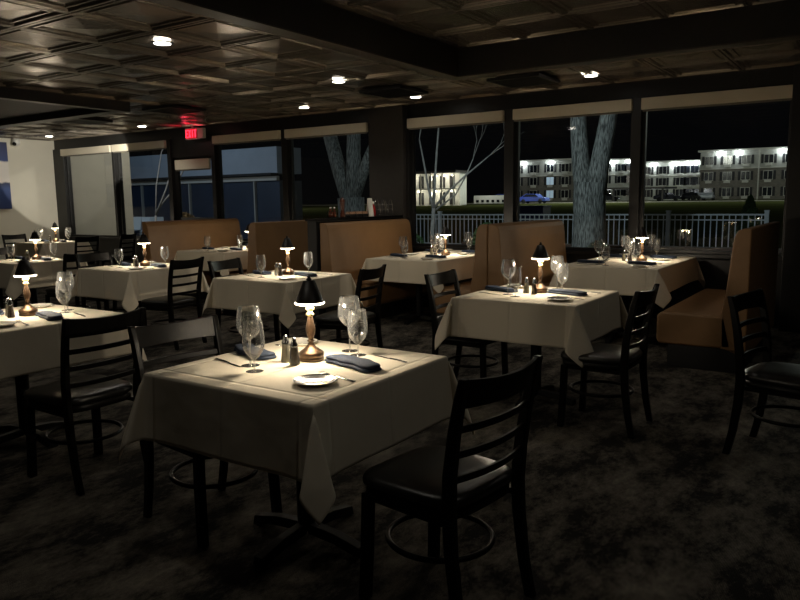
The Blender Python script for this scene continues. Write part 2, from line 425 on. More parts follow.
# door
dr = MB(); a, b_ = DOORX
dr.box(a, a+.09, WY1, WY1+.05, 0, 2.22); dr.box(b_-.09, b_, WY1, WY1+.05, 0, 2.22)
dr.box(a+.09, b_-.09, WY1, WY1+.05, 2.16, 2.22); dr.box(a+.09, b_-.09, WY1, WY1+.05, .98, 1.17); dr.box(a+.09, b_-.09, WY1, WY1+.05, 0, .25)
o = struct(dr.build('door_1', 'black_frame', bevel=.003))
MB().quad((a+.09, WY1+.02, .25), (b_-.09, WY1+.02, .25), (b_-.09, WY1+.02, 2.16), (a+.09, WY1+.02, 2.16)).build('door_pane', 'window_glass', o)
MB().box(a+.06, b_-.06, WY1-.08, WY1-.04, 1.02, 1.07).box(a+.06, a+.1, WY1-.05, WY1, 1.02, 1.07).box(b_-.1, b_-.06, WY1-.05, WY1, 1.02, 1.07).build('push_bar', 'black_frame', o, bevel=.005)
dr = MB(); a, b_ = -.62, .55
dr.box(a, a+.08, WY1, WY1+.05, 0, 2.4); dr.box(b_-.08, b_, WY1, WY1+.05, 0, 2.4); dr.box(a+.08, b_-.08, WY1, WY1+.05, 0, .12); dr.box(a+.08, b_-.08, WY1, WY1+.05, 2.3, 2.4)
o = struct(dr.build('door_2', 'black_frame', bevel=.003))
MB().quad((a+.08, WY1+.02, .12), (b_-.08, WY1+.02, .12), (b_-.08, WY1+.02, 2.3), (a+.08, WY1+.02, 2.3)).build('door_pane', 'window_glass', o)
struct(MB().box(.55, WX1, WY1, WY1+.15, 0, HEAD).build('wall_front_right', 'dark_plaster'))
struct(MB().box(-.62, .55, WY1, WY1+.15, 2.4, HEAD).build('trim_%d' % k, 'black_frame')); k += 1
# roller shades
snames = ['far left window beside white wall', 'window with the bare white branches', 'wide window just right of the exit door', 'window left of the dark column',
          'window right of the dark column', 'window before the thick forked trunk', 'rightmost large window']
for i, (a, b_) in enumerate(bays):
    t = empty('roller_shade', ((a+b_)/2, WY1-.07, 2.385)); w = (b_-a)/2-.005
    tag(t, 'beige rolled roller shade over the '+snames[i], 'roller shade', 'roller shades above the windows')
    MB().box(-w, w, -.045, .03, .022, .15).build('cassette', 'shade_fabric', t, bevel=.004)
    MB().box(-w+.01, w-.01, -.02, .0, 0, .022).build('hem_bar', 'shade_bar', t, bevel=.003)
t = empty('roller_shade', ((DOORX[0]+DOORX[1])/2, WY1-.03, 1.99)); w = .44
tag(t, 'short beige roller shade on the exit door glass', 'roller shade', 'roller shades above the windows')
MB().box(-w, w, -.03, .02, .02, .19).build('cassette', 'shade_fabric', t, bevel=.004); MB().box(-w, w, -.015, .005, 0, .02).build('hem_bar', 'shade_bar', t)
# white garden wall outside, continuing the line of the left wall
tag(MB().box(-14.42, -14.3, WY1+.16, 10.36, -.1, 3.4).build('garden_wall', 'white_wall'), 'plain white outside wall seen through far left window', 'wall')

# ------------------------------------------------------------------ downlights
def make_downlight():
    t = empty('recessed_downlight')
    MB().lathe([(.062, -.004), (.088, -.006), (.092, 0), (.092, .004)], 28).build('trim_ring', 'black_frame', t, True)
    MB().lathe([(0, -.007), (.064, -.007), (.068, -.003), (.068, .003)], 28).build('lens', 'downlight_glow', t, True)
    return t
dl = make_downlight()
G = 'recessed ceiling downlights'
DLS = [(-4.97, 3.98, CZ, 'recessed downlight nearest the top left of the tiled ceiling'),
       (-5.03, 6.35, CZ, 'recessed downlight left of the ceiling beam, middle of the tiles'),
       (-6.76, 7.75, CZ, 'recessed downlight over the window left of the dark column'),
       (-5.01, 7.88, CZ, 'recessed downlight in front of the dark column, by the header'),
       (-2.69, 7.72, CZ, 'recessed downlight near the two right windows beyond the beam'),
       (-10.47, 7.87, CZ, 'recessed downlight above the exit door, left of the exit sign'),
       (-13.24, 7.86, CZ, 'farthest recessed downlight beside the white wall'),
       (-2.34, 5.39, TZ, 'recessed downlight inside the raised ceiling tray'),
       (0.3, 5.39, TZ, None), (-2.34, 1.6, TZ, None), (0.3, 1.6, TZ, None), (-7.2, 3.0, CZ, None)]  # unlabelled entries: unseen lamps added as interior fill, no fixture
DLP = 13
for x, y, z, lb in DLS:
    if lb:
        place(dl, (x, y, z-.004 if z == CZ else z-.014), 0, lb, 'downlight', G)
    spot((x, y, z-.05), DLP*(.15 if x == -2.69 else 1.0 if lb else .8), 125, .6, (1, .93, .8), .05, (x, y, 0), 'downlight_lamp')

# ------------------------------------------------------------------ air vents, exit sign, camera, painting
def make_vent():
    t = empty('ceiling_vent'); h = .30
    m_ = MB(); m_.box(-h, h, -h, -h+.04, -.02, .01); m_.box(-h, h, h-.04, h, -.02, .01); m_.box(-h, -h+.04, -h+.04, h-.04, -.02, .01); m_.box(h-.04, h, -h+.04, h-.04, -.02, .01)
    m_.build('frame', 'black_frame', t)
    m_ = MB()
    for i in range(9):
        y = -.23+i*.0575; m_.box(-h+.04, h-.04, y-.004, y+.02, -.014, -.008)
    m_.build('louvre', 'black_frame', t); MB().box(-h+.04, h-.04, -h+.04, h-.04, 0, .004).build('backing', 'plinth_black', t)
    return t
vt = make_vent()
for x, y, lb in [(-3.35, 7.47, 'black square ceiling vent in front of the right windows'), (-4.92, 7.25, 'black square ceiling vent near the corner of the beam'),
                 (-8.2, 6.7, 'black square ceiling vent in front of the exit sign'), (-10.3, 6.7, 'black square ceiling vent farthest left, near white wall')]:
    place(vt, (x, y, CZ-.02), 0, lb, 'vent', 'ceiling vents')
t = empty('exit_sign', (-9.86, 8.42, 2.50)); tag(t, 'red glowing EXIT sign hanging above the dark glass door', 'exit sign')
MB().box(-.19, .13, 0, .05, 0, .19).build('housing', 'white_plastic', t, bevel=.004)
MB().box(-.175, .115, -.006, 0, .015, .175).build('face', 'exit_back', t)
MB().box(.13, .26, .0, .06, .01, .18).build('battery_box', 'white_plastic', t, bevel=.004)
MB().box(-.05, -.01, .015, .035, .19, .215).build('bracket', 'white_plastic', t)
def letters(word, x, z, w, h, s, gap):
    m_ = MB(); y0, y1 = -.012, -.006
    for ch in word:
        if ch == 'E':
            m_.box(x, x+s, y0, y1, z, z+h)
            for q in (0, (h-s)/2, h-s): m_.box(x+s, x+w, y0, y1, z+q, z+q+s)
        if ch == 'X':
            for sg in (0, 1):
                xa, xb = (x, x+w-s) if sg == 0 else (x+w-s, x)
                m_.add([(xa, y0, z), (xa+s, y0, z), (xb+s, y0, z+h), (xb, y0, z+h), (xa, y1, z), (xa+s, y1, z), (xb+s, y1, z+h), (xb, y1, z+h)],
                       [(0,1,2,3),(7,6,5,4),(0,4,5,1),(1,5,6,2),(2,6,7,3),(3,7,4,0)])
        if ch == 'I': m_.box(x+w/2-s/2, x+w/2+s/2, y0, y1, z, z+h)
        if ch == 'T':
            m_.box(x+w/2-s/2, x+w/2+s/2, y0, y1, z, z+h-s); m_.box(x, x+w, y0, y1, z+h-s, z+h)
        x += w+gap
    return m_
letters('EXIT', -.163, .03, .058, .13, .018, .011).build('lettering', 'exit_red', t)
point((-9.9, 8.3, 2.58), .5, (1, .05, .1), .05, 'exit_glow')
t = empty('security_camera', (-14.24, 7.76, 2.62)); tag(t, 'small white dome security camera high on the white wall', 'camera')
MB().lathe([(0, .1), (.06, .1), (.075, .06), (.075, .02), (.05, -.03), (0, -.05)], 20).build('housing', 'white_plastic', t, True)
o = MB().lathe([(0, .03), (.03, .028), (.04, .0)], 16).build('lens', 'black_gloss', t, True); o.rotation_euler = (PI/2+.2, 0, .6); o.location = (.03, -.05, .0)
MB().box(-.06, 0, -.03, .03, .02, .08).build('bracket', 'white_plastic', t, bevel=.004)
t = empty('painting', (-14.26, 6.95, 1.36)); tag(t, 'blue and white abstract painting at the left edge on white wall', 'painting')
MB().box(0, .03, -.62, .62, 0, 1.28).build('canvas', 'painting', t, bevel=.003)
MB().box(-.035, 0, -.6, .6, .02, 1.26).build('stretcher', 'wood_top', t)

# ------------------------------------------------------------------ chairs
def make_chair():
    t = empty('dining_chair'); W = .215
    # seat: frame and padded vinyl, faces +x
    def outline(sx, sy, p, n=32):
        o_ = []
        for i in range(n):
            a_ = 2*PI*i/n; c_, s_ = math.cos(a_), math.sin(a_)
            x = sx*math.copysign(abs(c_)**p, c_); y = sy*math.copysign(abs(s_)**p, s_)
            y *= 1+.07*(x/sx); o_.append((x, y))
        return o_
    def slab(levels, p=.45):
        vs = []; fs = []; n = 32
        for k_, z in levels:
            vs += [(x, y, z) for x, y in outline(.215*k_, .215*k_, p)]
        for i in range(len(levels)-1):
            for q in range(n): r_ = (q+1) % n; fs.append((i*n+q, i*n+r_, (i+1)*n+r_, (i+1)*n+q))
        fs.append(tuple(range(n-1, -1, -1))); fs.append(tuple((len(levels)-1)*n+q for q in range(n)))
        return MB().add(vs, fs)
    slab([(.96, .395), (.98, .40), (.98, .43), (.95, .432)]).build('seat_frame', 'black_wood', t, True)
    slab([(.97, .432), (1.02, .44), (1.03, .455), (1.0, .468), (.92, .476), (.7, .484), (.4, .488), (.1, .489)]).build('seat', 'black_vinyl', t, True)
    for sy in (-1, 1):
        pts = [(.175, sy*.185, .40), (.18, sy*.19, .2), (.19, sy*.195, 0)]
        sec = [(-.019, -.019), (.019, -.019), (.019, .019), (-.019, .019)]
        m_ = MB(); m_.sweep([(p, (1, 0, 0), (0, 1, 0)) for p in pts], sec); m_.build('leg', 'black_wood', t, bevel=.005)
        pts = [(-.255, sy*.2, 0), (-.225, sy*.2, .14), (-.205, sy*.2, .3), (-.198, sy*.2, .43), (-.205, sy*.205, .56), (-.225, sy*.208, .7), (-.25, sy*.21, .82), (-.268, sy*.212, .885)]
        wd = [.017, .018, .02, .021, .02, .018, .016, .013]
        vs = []; fs = []
        for (x, y, z), w in zip(pts, wd):
            vs += [(x-w*1.1, y-.014, z), (x+w*1.1, y-.014, z), (x+w*1.1, y+.014, z), (x-w*1.1, y+.014, z)]
        for i in range(len(pts)-1):
            for q in range(4): r_ = (q+1) % 4; fs.append((i*4+q, i*4+r_, (i+1)*4+r_, (i+1)*4+q))
        fs += [(3, 2, 1, 0), tuple(len(vs)-4+q for q in range(4))]
        MB().add(vs, fs).build('leg', 'black_wood', t, bevel=.005)
    def rail(z0, z1, xm, th, bow, dip, name):
        n = 24; vs = []; fs = []
        for i in range(n+1):
            u = -1+2*i/n; y = u*.2; xb = xm-bow*(1-u*u)
            zt = z1-dip*(1-u*u); zb = z0
            lean = -.21*(z1-z0)
            vs += [(xb-th/2, y, zb), (xb+th/2, y, zb), (xb+th/2+lean, y, zt), (xb-th/2+lean, y, zt)]
        for i in range(n):
            for q in range(4): r_ = (q+1) % 4; fs.append((i*4+q, i*4+r_, (i+1)*4+r_, (i+1)*4+q))
        fs += [(3, 2, 1, 0), tuple(n*4+q for q in range(4))]
        MB().add(vs, fs).build(name, 'black_wood', t, bevel=.003)
    rail(.785, .882, -.245, .018, .035, .012, 'top_rail')
    for z, xm in ((.70, -.225), (.615, -.212), (.53, -.203)): rail(z, z+.026, xm, .014, .03, 0, 'slat')
    ring = [(.0+.19*math.cos(a_), .185*math.sin(a_), .225) for a_ in [2*PI*i/32 for i in range(32)]]
    MB().loop(ring, .0105, 8).build('stretcher_hoop', 'black_wood', t, True)
    for sy in (-1, 1): MB().box(-.19, .17, sy*.185-.009, sy*.185+.009, .375, .396).build('apron', 'black_wood', t)
    return t
chair = make_chair()
D = math.radians
CH = [(-1.25, 2.10, 172, 'foreground black ladder-back chair pulled up to right side of the nearest table'),
      (-2.43, 2.10, -8, 'black ladder-back chair on the left side of the nearest table'),
      (-3.46, 2.12, 180, 'large black ladder-back chair at the right side of the left-edge table'),
      (-5.93, 4.66, 188, 'black ladder-back chair right of the table with cloth corner under lit lamp, left row'),
      (-4.96, 4.80, 8, 'black chair angled at the left side of the middle table'),
      (-7.80, 4.75, 182, 'black chair back half hidden behind the two glasses of left-edge table'),
      (-7.12, 4.80, 2, 'black chair at left side of the table with the single goblet'),
      (-3.72, 4.72, 190, 'black chair at the right side of the middle table'),
      (-2.48, 4.65, 2, 'black chair at the left side of the second-row right table'),
      (-1.41, 4.37, 180, 'black chair at the right side of the second-row right table'),
      (-.35, 4.33, -12, 'black chair at the right edge of the photo before the booth'),
      (-11.62, 7.28, 182, 'small distant black chair right of the far left table'),
      (-11.75, 8.12, 200, 'distant black chair by the window left of the tan booth'),
      (-13.45, 7.28, 0, 'distant black chair left of the far table, beside white wall'),
      (-9.30, 4.80, 0, 'black chair at the left edge behind the black lamp shade')]
for x, y, a_, lb in CH: place(chair, (x, y, 0), D(a_), lb, 'chair', 'black ladder-back dining chairs')

# ------------------------------------------------------------------ tables and cloths
def make_table(wx, wy):
    t = empty('dining_table')
    MB().box(-wx, wx, -wy, wy, .724, .752).build('tabletop', 'wood_top', t, bevel=.004)
    ys = [0] if wy < .6 else [-.42, .42]
    for y in ys:
        MB().lathe([(.0, .715), (.12, .715), (.12, .722), (0, .722)], 4, 0, y).build('mounting_plate', 'iron', t)
        MB().lathe([(.038, .05), (.038, .715)], 18, 0, y).build('column', 'iron', t, True)
        m_ = MB()
        for a_ in (0, PI/2, PI, 1.5*PI):
            c_, s_ = math.cos(a_), math.sin(a_); pts = [(c_*.03, y+s_*.03, .06), (c_*.16, y+s_*.16, .05), (c_*.29, y+s_*.29, .022)]
            m_.sweep([(p, (-s_, c_, 0), (0, 0, 1)) for p in pts], [(-.03, -.02), (.03, -.02), (.022, .018), (-.022, .018)])
        m_.build('cross_base', 'iron', t, bevel=.003)
    return t
def make_cloth(wx, wy, drop, seed, flip=1):
    """square cloth: flat top, straight sides, folded cones at the corners"""
    rnd = random.Random(seed)
    ax, ay = wx+drop, wy+drop
    def axis(w, a):
        inner = [-w+2*w*i/14 for i in range(15)]; ext = [w+e_ for e_ in (.004, .008, .012, .016, .021)]+[w+.021+(a-w-.021)*(i/18) for i in range(1, 19)]
        return [-e for e in reversed(ext)]+inner+ext
    X, Y = axis(wx, ax), axis(wy, ay); zt = .7575; e = .006
    ph = [rnd.uniform(0, 6.28) for _ in range(8)]; lean = [rnd.choice((-1, 1))*flip for _ in range(4)]; amp = [rnd.uniform(.15, .21) for _ in range(4)]
    def down(r):   # rounded table edge: returns (outward, dz)
        rr = .009
        if r < rr*PI/2: t_ = r/rr; return rr*math.sin(t_), -rr*(1-math.cos(t_))
        return rr, -rr-(r-rr*PI/2)
    vs = []; uv = []
    for y in Y:
        for x in X:
            dx, dy = max(abs(x)-wx, 0), max(abs(y)-wy, 0); sx, sy = (1 if x >= 0 else -1), (1 if y >= 0 else -1)
            uv.append((x, y))
            if dx == 0 and dy == 0: vs.append((x, y, zt)); continue
            rho = math.hypot(dx, dy); out, dz = down(rho); g = rho/drop
            if dy == 0:
                u = y/wy; bulge = .02*g*(abs(u)**6)+.006*g*math.sin(3*u+ph[0 if sx > 0 else 1])+.012*g
                vs.append((sx*(wx+out+bulge), y*(1+.0*g), zt+dz)); continue
            if dx == 0:
                u = x/wx; bulge = .02*g*(abs(u)**6)+.006*g*math.sin(3*u+ph[2 if sy > 0 else 3])+.012*g
                vs.append((x, sy*(wy+out+bulge), zt+dz)); continue
            f = math.atan2(dy, dx)/(PI/2); ci = (0 if sx > 0 else 1)+(0 if sy > 0 else 2)
            gg = min(1., rho/drop)
            q = min(1, max(0, (rho-.01)/.05))
            base = out*1.0+(.032*gg if rho <= drop else .032)
            diag = (math.sin(PI*f)**.9)*(.25)*rho*q
            lat = lean[ci]*math.sin(2*PI*f)*amp[ci]*rho*1.6*q
            # start side (f=0): offset in x only; end side (f=1): offset in y only
            hx = base*(1-f)+diag*.7071+lat*.7071; hy = base*f+diag*.7071-lat*.7071
            hx += out*.3*math.sin(PI*f); hy += out*.3*math.sin(PI*f)
            hor = math.hypot(hx, hy); L_ = max(rho-.005, 0)
            z = -math.sqrt(max(L_*L_-min(hor, L_*.8)**2*.75, 0)) if L_ > 0 else -.002
            vs.append((sx*(wx+hx), sy*(wy+hy), zt+min(z, dz*.55)))
    nx = len(X); fs = []
    for j in range(len(Y)-1):
        for i in range(nx-1): fs.append((j*nx+i, j*nx+i+1, (j+1)*nx+i+1, (j+1)*nx+i))
    m_ = MB(); m_.add(vs, fs); m_.uv = uv
    return m_
def cloth(wx, wy, drop, seed, loc, label, rz=0):
    o = make_cloth(wx, wy, drop, seed).build('tablecloth', 'linen', None, True, loc=loc); o.rotation_euler = (0, 0, rz)
    sd = o.modifiers.new('hem', 'SOLIDIFY'); sd.thickness = .002; sd.offset = 0
    return tag(o, label, 'tablecloth', 'white tablecloths')

# ------------------------------------------------------------------ table-top things
def make_lamp():
    t = empty('table_lamp')
    MB().lathe([(0, 0), (.050, 0), (.053, .003), (.053, .014), (.050, .016), (.053, .019), (.054, .032), (.050, .037), (.036, .046), (.024, .056), (.014, .068), (.010, .078), (.017, .083), (.011, .088)], 28).build('base', 'antique_brass', t, True)
    MB().lathe([(.010, .088), (.013, .098), (.019, .115), (.021, .132), (.018, .150), (.013, .170), (.011, .186)], 20).build('stem', 'antique_brass', t, True)
    MB().lathe([(.011, .186), (.017, .192), (.018, .198), (.011, .204), (.010, .210), (.018, .216), (.019, .223), (.012, .230), (.009, .238)], 20).build('neck', 'polished_brass', t, True)
    MB().lathe([(.0595, .247), (.0245, .336), (0, .338)], 32).build('shade', 'lamp_black', t, True)
    MB().lathe([(.058, .248), (.024, .334)], 32).build('shade_lining', 'lamp_inner', t, True)
    MB().lathe([(.007, .2385), (.058, .2385), (.0625, .241), (.0625, .246), (.0585, .2475), (.02, .2475)], 32).build('diffuser', 'lamp_glow', t, True)
    MB().lathe([(.008, .338), (.012, .343), (.006, .348), (.009, .353), (0, .359)], 14).build('finial', 'lamp_black', t, True)
    return t
def make_glass(name, h, rb, bowl_h, rim, stem_h, foot):
    t = empty(name)
    MB().lathe([(0, .005), (foot*.4, .0025), (foot*.97, .0008), (foot, .0012)], 24).build('foot', 'goblet_glass', t, True)
    z0 = stem_h
    MB().lathe([(.0065, .0035), (.004, .01), (.0035, z0*.5), (.0045, z0-.006), (.009, z0)], 12).build('stem', 'goblet_glass', t, True)
    prof = []
    n = 14
    for i in range(n+1):
        u = i/n
        if u < .45: r_ = .007+(rb-.007)*math.sin((u/.45)*PI/2)**.8
        else: r_ = rb+(rim-rb)*((u-.45)/.55)**1.8
        prof.append((r_, z0-.002+bowl_h*u))
    inner = [(max(r_-.0012, .002), z+.0015) for r_, z in prof[::-1]]; inner[0] = (prof[-1][0]-.0012, prof[-1][1])
    MB().lathe([(0, z0-.003)]+prof, 32).build('bowl', 'goblet_glass', t, True)
    MB().loop([(rim*math.cos(2*PI*i/32), rim*math.sin(2*PI*i/32), z0+bowl_h) for i in range(32)], .0011, 6).build('rim', 'goblet_glass', t, True)
    return t
def make_shaker(name, fill):
    t = empty(name)
    m_ = MB()
    lv = [(.021, 0), (.022, .004), (.0195, .03), (.0145, .08)]
    vs = []; n = 8
    for r_, z in lv: vs += [(r_*math.cos(2*PI*(i+.5)/n), r_*math.sin(2*PI*(i+.5)/n), z) for i in range(n)]
    fs = [tuple(range(n-1, -1, -1))]
    for k_ in range(len(lv)-1):
        for i in range(n): fs.append((k_*n+i, k_*n+(i+1) % n, (k_+1)*n+(i+1) % n, (k_+1)*n+i))
    m_.add(vs, fs); m_.build('jar', 'goblet_glass', t)
    MB().lathe([(0, .003), (.0175, .003), (.016, .03), (.0125, .072), (0, .072)], 8).build('contents', fill, t)
    MB().lathe([(.0155, .078), (.0155, .088), (.011, .094), (.0095, .106), (.006, .113), (0, .115)], 16).build('cap', 'chrome', t, True)
    return t
def make_napkin():
    t = empty('napkin')
    def layer(L_, W_, H_, z0, bow, name, k_):
        n = 20; m_ = 14; path = []; vs = []; fs = []
        for i in range(n+1):
            u = -1+2*i/n; endk = 1-.35*max(0, abs(u)-.82)/.18
            for j in range(m_):
                a_ = 2*PI*j/m_; c_, s_ = math.cos(a_), math.sin(a_)
                y = W_*math.copysign(abs(c_)**.6, c_)*endk*(1+.04*math.sin(5*u+j)); z = z0+H_/2+H_/2*math.copysign(abs(s_)**.7, s_)*endk*(1+.12*math.sin(3.1*u+k_))
                vs.append((L_*u, y+bow*(1-u*u)+.004*math.sin(7*u), z))
        for i in range(n):
            for j in range(m_): q = (j+1) % m_; fs.append((i*m_+j, i*m_+q, (i+1)*m_+q, (i+1)*m_+j))
        fs += [tuple(range(m_-1, -1, -1)), tuple(n*m_+j for j in range(m_))]
        MB().add(vs, fs).build(name, 'napkin_blue', t, True)
    layer(.145, .048, .018, .0, .010, 'lower_fold', 0); layer(.142, .043, .016, .014, .014, 'upper_fold', 1.3)
    return t
def make_knife():
    t = empty('dinner_knife')
    MB().sweep([((-.11, 0, .003), (0, 1, 0), (0, 0, 1)), ((-.05, 0, .004), (0, 1, 0), (0, 0, 1)), ((0, 0, .003), (0, 1, 0), (0, 0, 1))], [(-.007, -.0025), (.007, -.0025), (.007, .0025), (-.007, .0025)]).build('handle', 'silver', t, bevel=.002)
    vs = [(0, -.006, .001), (.06, -.009, .001), (.10, -.007, .001), (.115, .004, .001), (0, .006, .001)]
    vs += [(x, y, z+.0014) for x, y, z in vs]
    MB().add(vs, [(4, 3, 2, 1, 0), (5, 6, 7, 8, 9)]+[(i, (i+1) % 5, (i+1) % 5+5, i+5) for i in range(5)]).build('blade', 'silver', t)
    return t
def make_fork():
    t = empty('dinner_fork')
    sec = lambda w: [(-w, -.0012), (w, -.0012), (w, .0012), (-w, .0012)]
    m_ = MB()
    st = [(-.10, .008, .002), (-.06, .006, .003), (0, .003, .006), (.03, .003, .004), (.045, .009, .003), (.058, .012, .004)]
    vs = []; fs = []
    for x, w, z in st: vs += [(x, -w, z-.0012), (x, w, z-.0012), (x, w, z+.0012), (x, -w, z+.0012)]
    for i in range(len(st)-1):
        for q in range(4): r_ = (q+1) % 4; fs.append((i*4+q, i*4+r_, (i+1)*4+r_, (i+1)*4+q))
    fs += [(3, 2, 1, 0), tuple(len(vs)-4+q for q in range(4))]
    m_.add(vs, fs); m_.build('handle', 'silver', t, True)
    for k_ in range(4):
        y = -.0099+k_*.0066
        MB().tube([(.056, y, .004), (.075, y*.95, .006), (.097, y*.9, .010)], [.0018, .0016, .0009], 6).build('tine', 'silver', t, True)
    return t
def make_plate(r, m1, name):
    t = empty(name)
    MB().lathe([(0, .004), (r*.62, .004), (r*.72, .008), (r*.96, .014), (r, .0155), (r*.985, .013), (r*.7, .003), (r*.6, 0), (0, 0)], 40).build('dish', m1, t, True)
    MB().loop([(r*.985*math.cos(2*PI*i/40), r*.985*math.sin(2*PI*i/40), .0155) for i in range(40)], .0014, 6).build('rim', 'silver', t, True)
    return t
lamp = make_lamp(); wine = make_glass('wine_glass', .245, .051, .135, .041, .11, .038); gob = make_glass('water_goblet', .2, .044, .148, .037, .05, .035)
salt = make_shaker('salt_shaker', 'salt'); pep = make_shaker('pepper_shaker', 'pepper')
nap = make_napkin(); knife = make_knife(); fork = make_fork(); splate = make_plate(.082, 'silver', 'bread_plate'); cplate = make_plate(.08, 'china', 'side_plate')
TOP = .7587
LAMPP = 11
def put(proto, x, y, rz, lb, cat, grp): return place(proto, (x, y, TOP), rz, lb, cat, grp)
def setting(cx, cy, sgn, tname, side, plate='silver', glasses=2, jit=0, kn=2):
    """place setting of a guest sitting towards sgn*x of (cx, cy)"""
    r = random.Random(hash((round(cx, 2), round(cy, 2), sgn)) & 0xffff)
    J = lambda s=.012: r.uniform(-s, s)
    q = 0 if sgn > 0 else PI
    p = lambda dx, dy: (cx+sgn*dx+J(), cy+sgn*dy+J())
    x, y = p(.20, .075) if sgn > 0 else p(.31, -.04)
    put(nap, x, y, q-.32+J(.1), 'folded blue napkin, %s of %s' % (side, tname), 'napkin', 'folded blue napkins')
    x, y = p(.26, .255) if sgn > 0 else p(.28, .155)
    put(knife, x, y, q+PI-.25+J(.08), 'silver knife, %s of %s' % (side, tname), 'knife', 'silver knives')
    x, y = p(.27, -.10) if sgn > 0 else p(.27, -.20)
    put(fork, x, y, q+PI-.2+J(.1), 'silver fork, %s of %s' % (side, tname), 'fork', 'silver forks')
    x, y = p(.26, -.225) if sgn > 0 else p(.28, -.32)
    put(splate if plate == 'silver' else cplate, x, y, q, 'small %s, %s of %s' % ('silver-rimmed plate' if plate == 'silver' else 'white plate', side, tname), 'plate', 'small bread plates')
    if glasses == 2:
        x, y = p(.02, .315) if sgn > 0 else p(.155, .12)
        put(wine, x, y, q, 'tall wine glass, %s of %s' % (side, tname), 'wine glass', 'tall wine glasses')
    x, y = (p(.09, .255) if sgn > 0 else p(.14, .135)); 
    if sgn < 0: x, y = cx-.075+J(.005), cy-.195+J(.005)
    if glasses: put(gob, x, y, q, 'short water goblet, %s of %s' % (side, tname), 'goblet', 'water goblets')
def lampset(x, y, tname, dx=-.07, dy=-.08):
    put(lamp, x, y, 0, 'small black-shaded brass lamp on %s' % tname, 'table lamp', 'black-shaded table lamps')
    for k_ in range(3):
        a_ = .5+k_*2*PI/3; point((x+.044*math.cos(a_), y+.044*math.sin(a_), TOP+.226), LAMPP/3, (1, .86, .66), .009, 'lamp_light')
    put(salt, x+dx, y+dy, 0, 'glass salt shaker beside lamp on %s' % tname, 'salt shaker', 'salt shakers')
    put(pep, x+dx+.07, y+dy-.025, .3, 'glass pepper shaker beside lamp on %s' % tname, 'pepper shaker', 'pepper shakers')
w = .43
tp = make_table(w-.005, w-.005)
TB = [(-1.95, 2.17, 'the nearest table', .27, 1), (-4.27, 2.24, 'the left-edge table', .255, 2), (-4.49, 4.79, 'the middle table', .27, 3),
      (-1.98, 4.67, 'the second-row right table', .27, 4), (-6.57, 4.80, 'the table left of the angled chairs', .30, 5), (-8.66, 4.78, 'the table behind the left-edge lamp', .30, 6),
      (-12.55, 7.35, 'the farthest left table', .30, 7)]
for i, (x, y, nm, dp, sd) in enumerate(TB):
    place(tp, (x, y, 0), 0, 'square pedestal dining table under white cloth, '+nm.replace('the ', '', 1), 'table', 'square dining tables')
    cloth(w, w, dp, sd, (x, y, 0), 'white cloth draped over '+nm)
    g = 1 if i in (2, 4, 5) else 2
    setting(x, y, 1, nm, 'right side', 'silver' if i in (0, 3) else 'china', g)
    setting(x, y, -1, nm, 'left side', 'silver' if i in (3,) else 'china', g)
    lampset(x-.01 if i else x-.015, y+.08, nm)
# booth tables
bt = make_table(.465, .80)
BT = [(-2.17, 7.60, 'the right window booth table', .26, 11), (-4.48, 7.50, 'the middle window booth table', .26, 12), (-7.78, 7.48, 'the far tan booth table', .26, 13)]
for i, (x, y, nm, dp, sd) in enumerate(BT):
    place(bt, (x, y, 0), 0, 'long pedestal booth table under cloth, '+nm.replace('the ', '', 1), 'table', 'long booth tables')
    cloth(.47, .81, dp, sd, (x, y, 0), 'white cloth over '+nm)
    for yy, sn in ((-.42, 'near'), (.42, 'far')):
        setting(x, y+yy, 1, nm, sn+' right seat', 'china', 2 if i < 2 else 1)
        setting(x, y+yy, -1, nm, sn+' left seat', 'china', 2 if i < 2 else 1)
    lampset(x+.10, y+.03, nm, -.17, -.05)

# ------------------------------------------------------------------ booths
def make_bench(y0, y1):
    t = empty('booth_bench')
    # local: outer (rear) face at x=0, sits towards +x
    MB().box(.03, .60, y0+.04, y1, 0, .19).build('plinth', 'plinth_black', t)
    m_ = MB().prism_x([(.10, .19), (.68, .19), (.70, .23), (.70, .43), (.66, .465), (.16, .455)], y0, y1)
    m_.build('seat', 'tan_vinyl', t, bevel=.02, bseg=3)
    back = [(0, .12), (.19, .19), (.20, .46), (.17, .65), (.15, .85), (.138, 1.0), (.125, 1.10), (.10, 1.15), (.06, 1.165), (0, 1.165)]
    MB().prism_x(back, y0, y1).build('backrest', 'tan_vinyl', t, bevel=.012, bseg=3)
    return t
bench = make_bench(-.93, .88)
for x, y, rz, lb in [(-5.60, 7.56, 0, 'tan booth bench against the black partition, middle booth'),
                     (-3.385, 7.60, PI, 'tan booth bench at right side of middle window booth'),
                     (-3.375, 7.60, 0, 'tan booth bench left of the right window booth table'),
                     (-.84, 7.12, PI, 'rightmost tan booth bench with its high curved end showing'),
                     (-6.67, 7.56, PI, 'tan bench left of the black partition, lamp in front'),
                     (-8.97, 7.56, 0, 'farthest tan booth bench, before the exit door')]:
    if rz: y -= .03 if False else -.05*0
    o = place(bench, (x, y, 0), rz, lb, 'booth bench', 'tan vinyl booth benches')
    if rz:  # keep the wall end clear of the sill after the half turn
        o.location.y = y-.05+.0
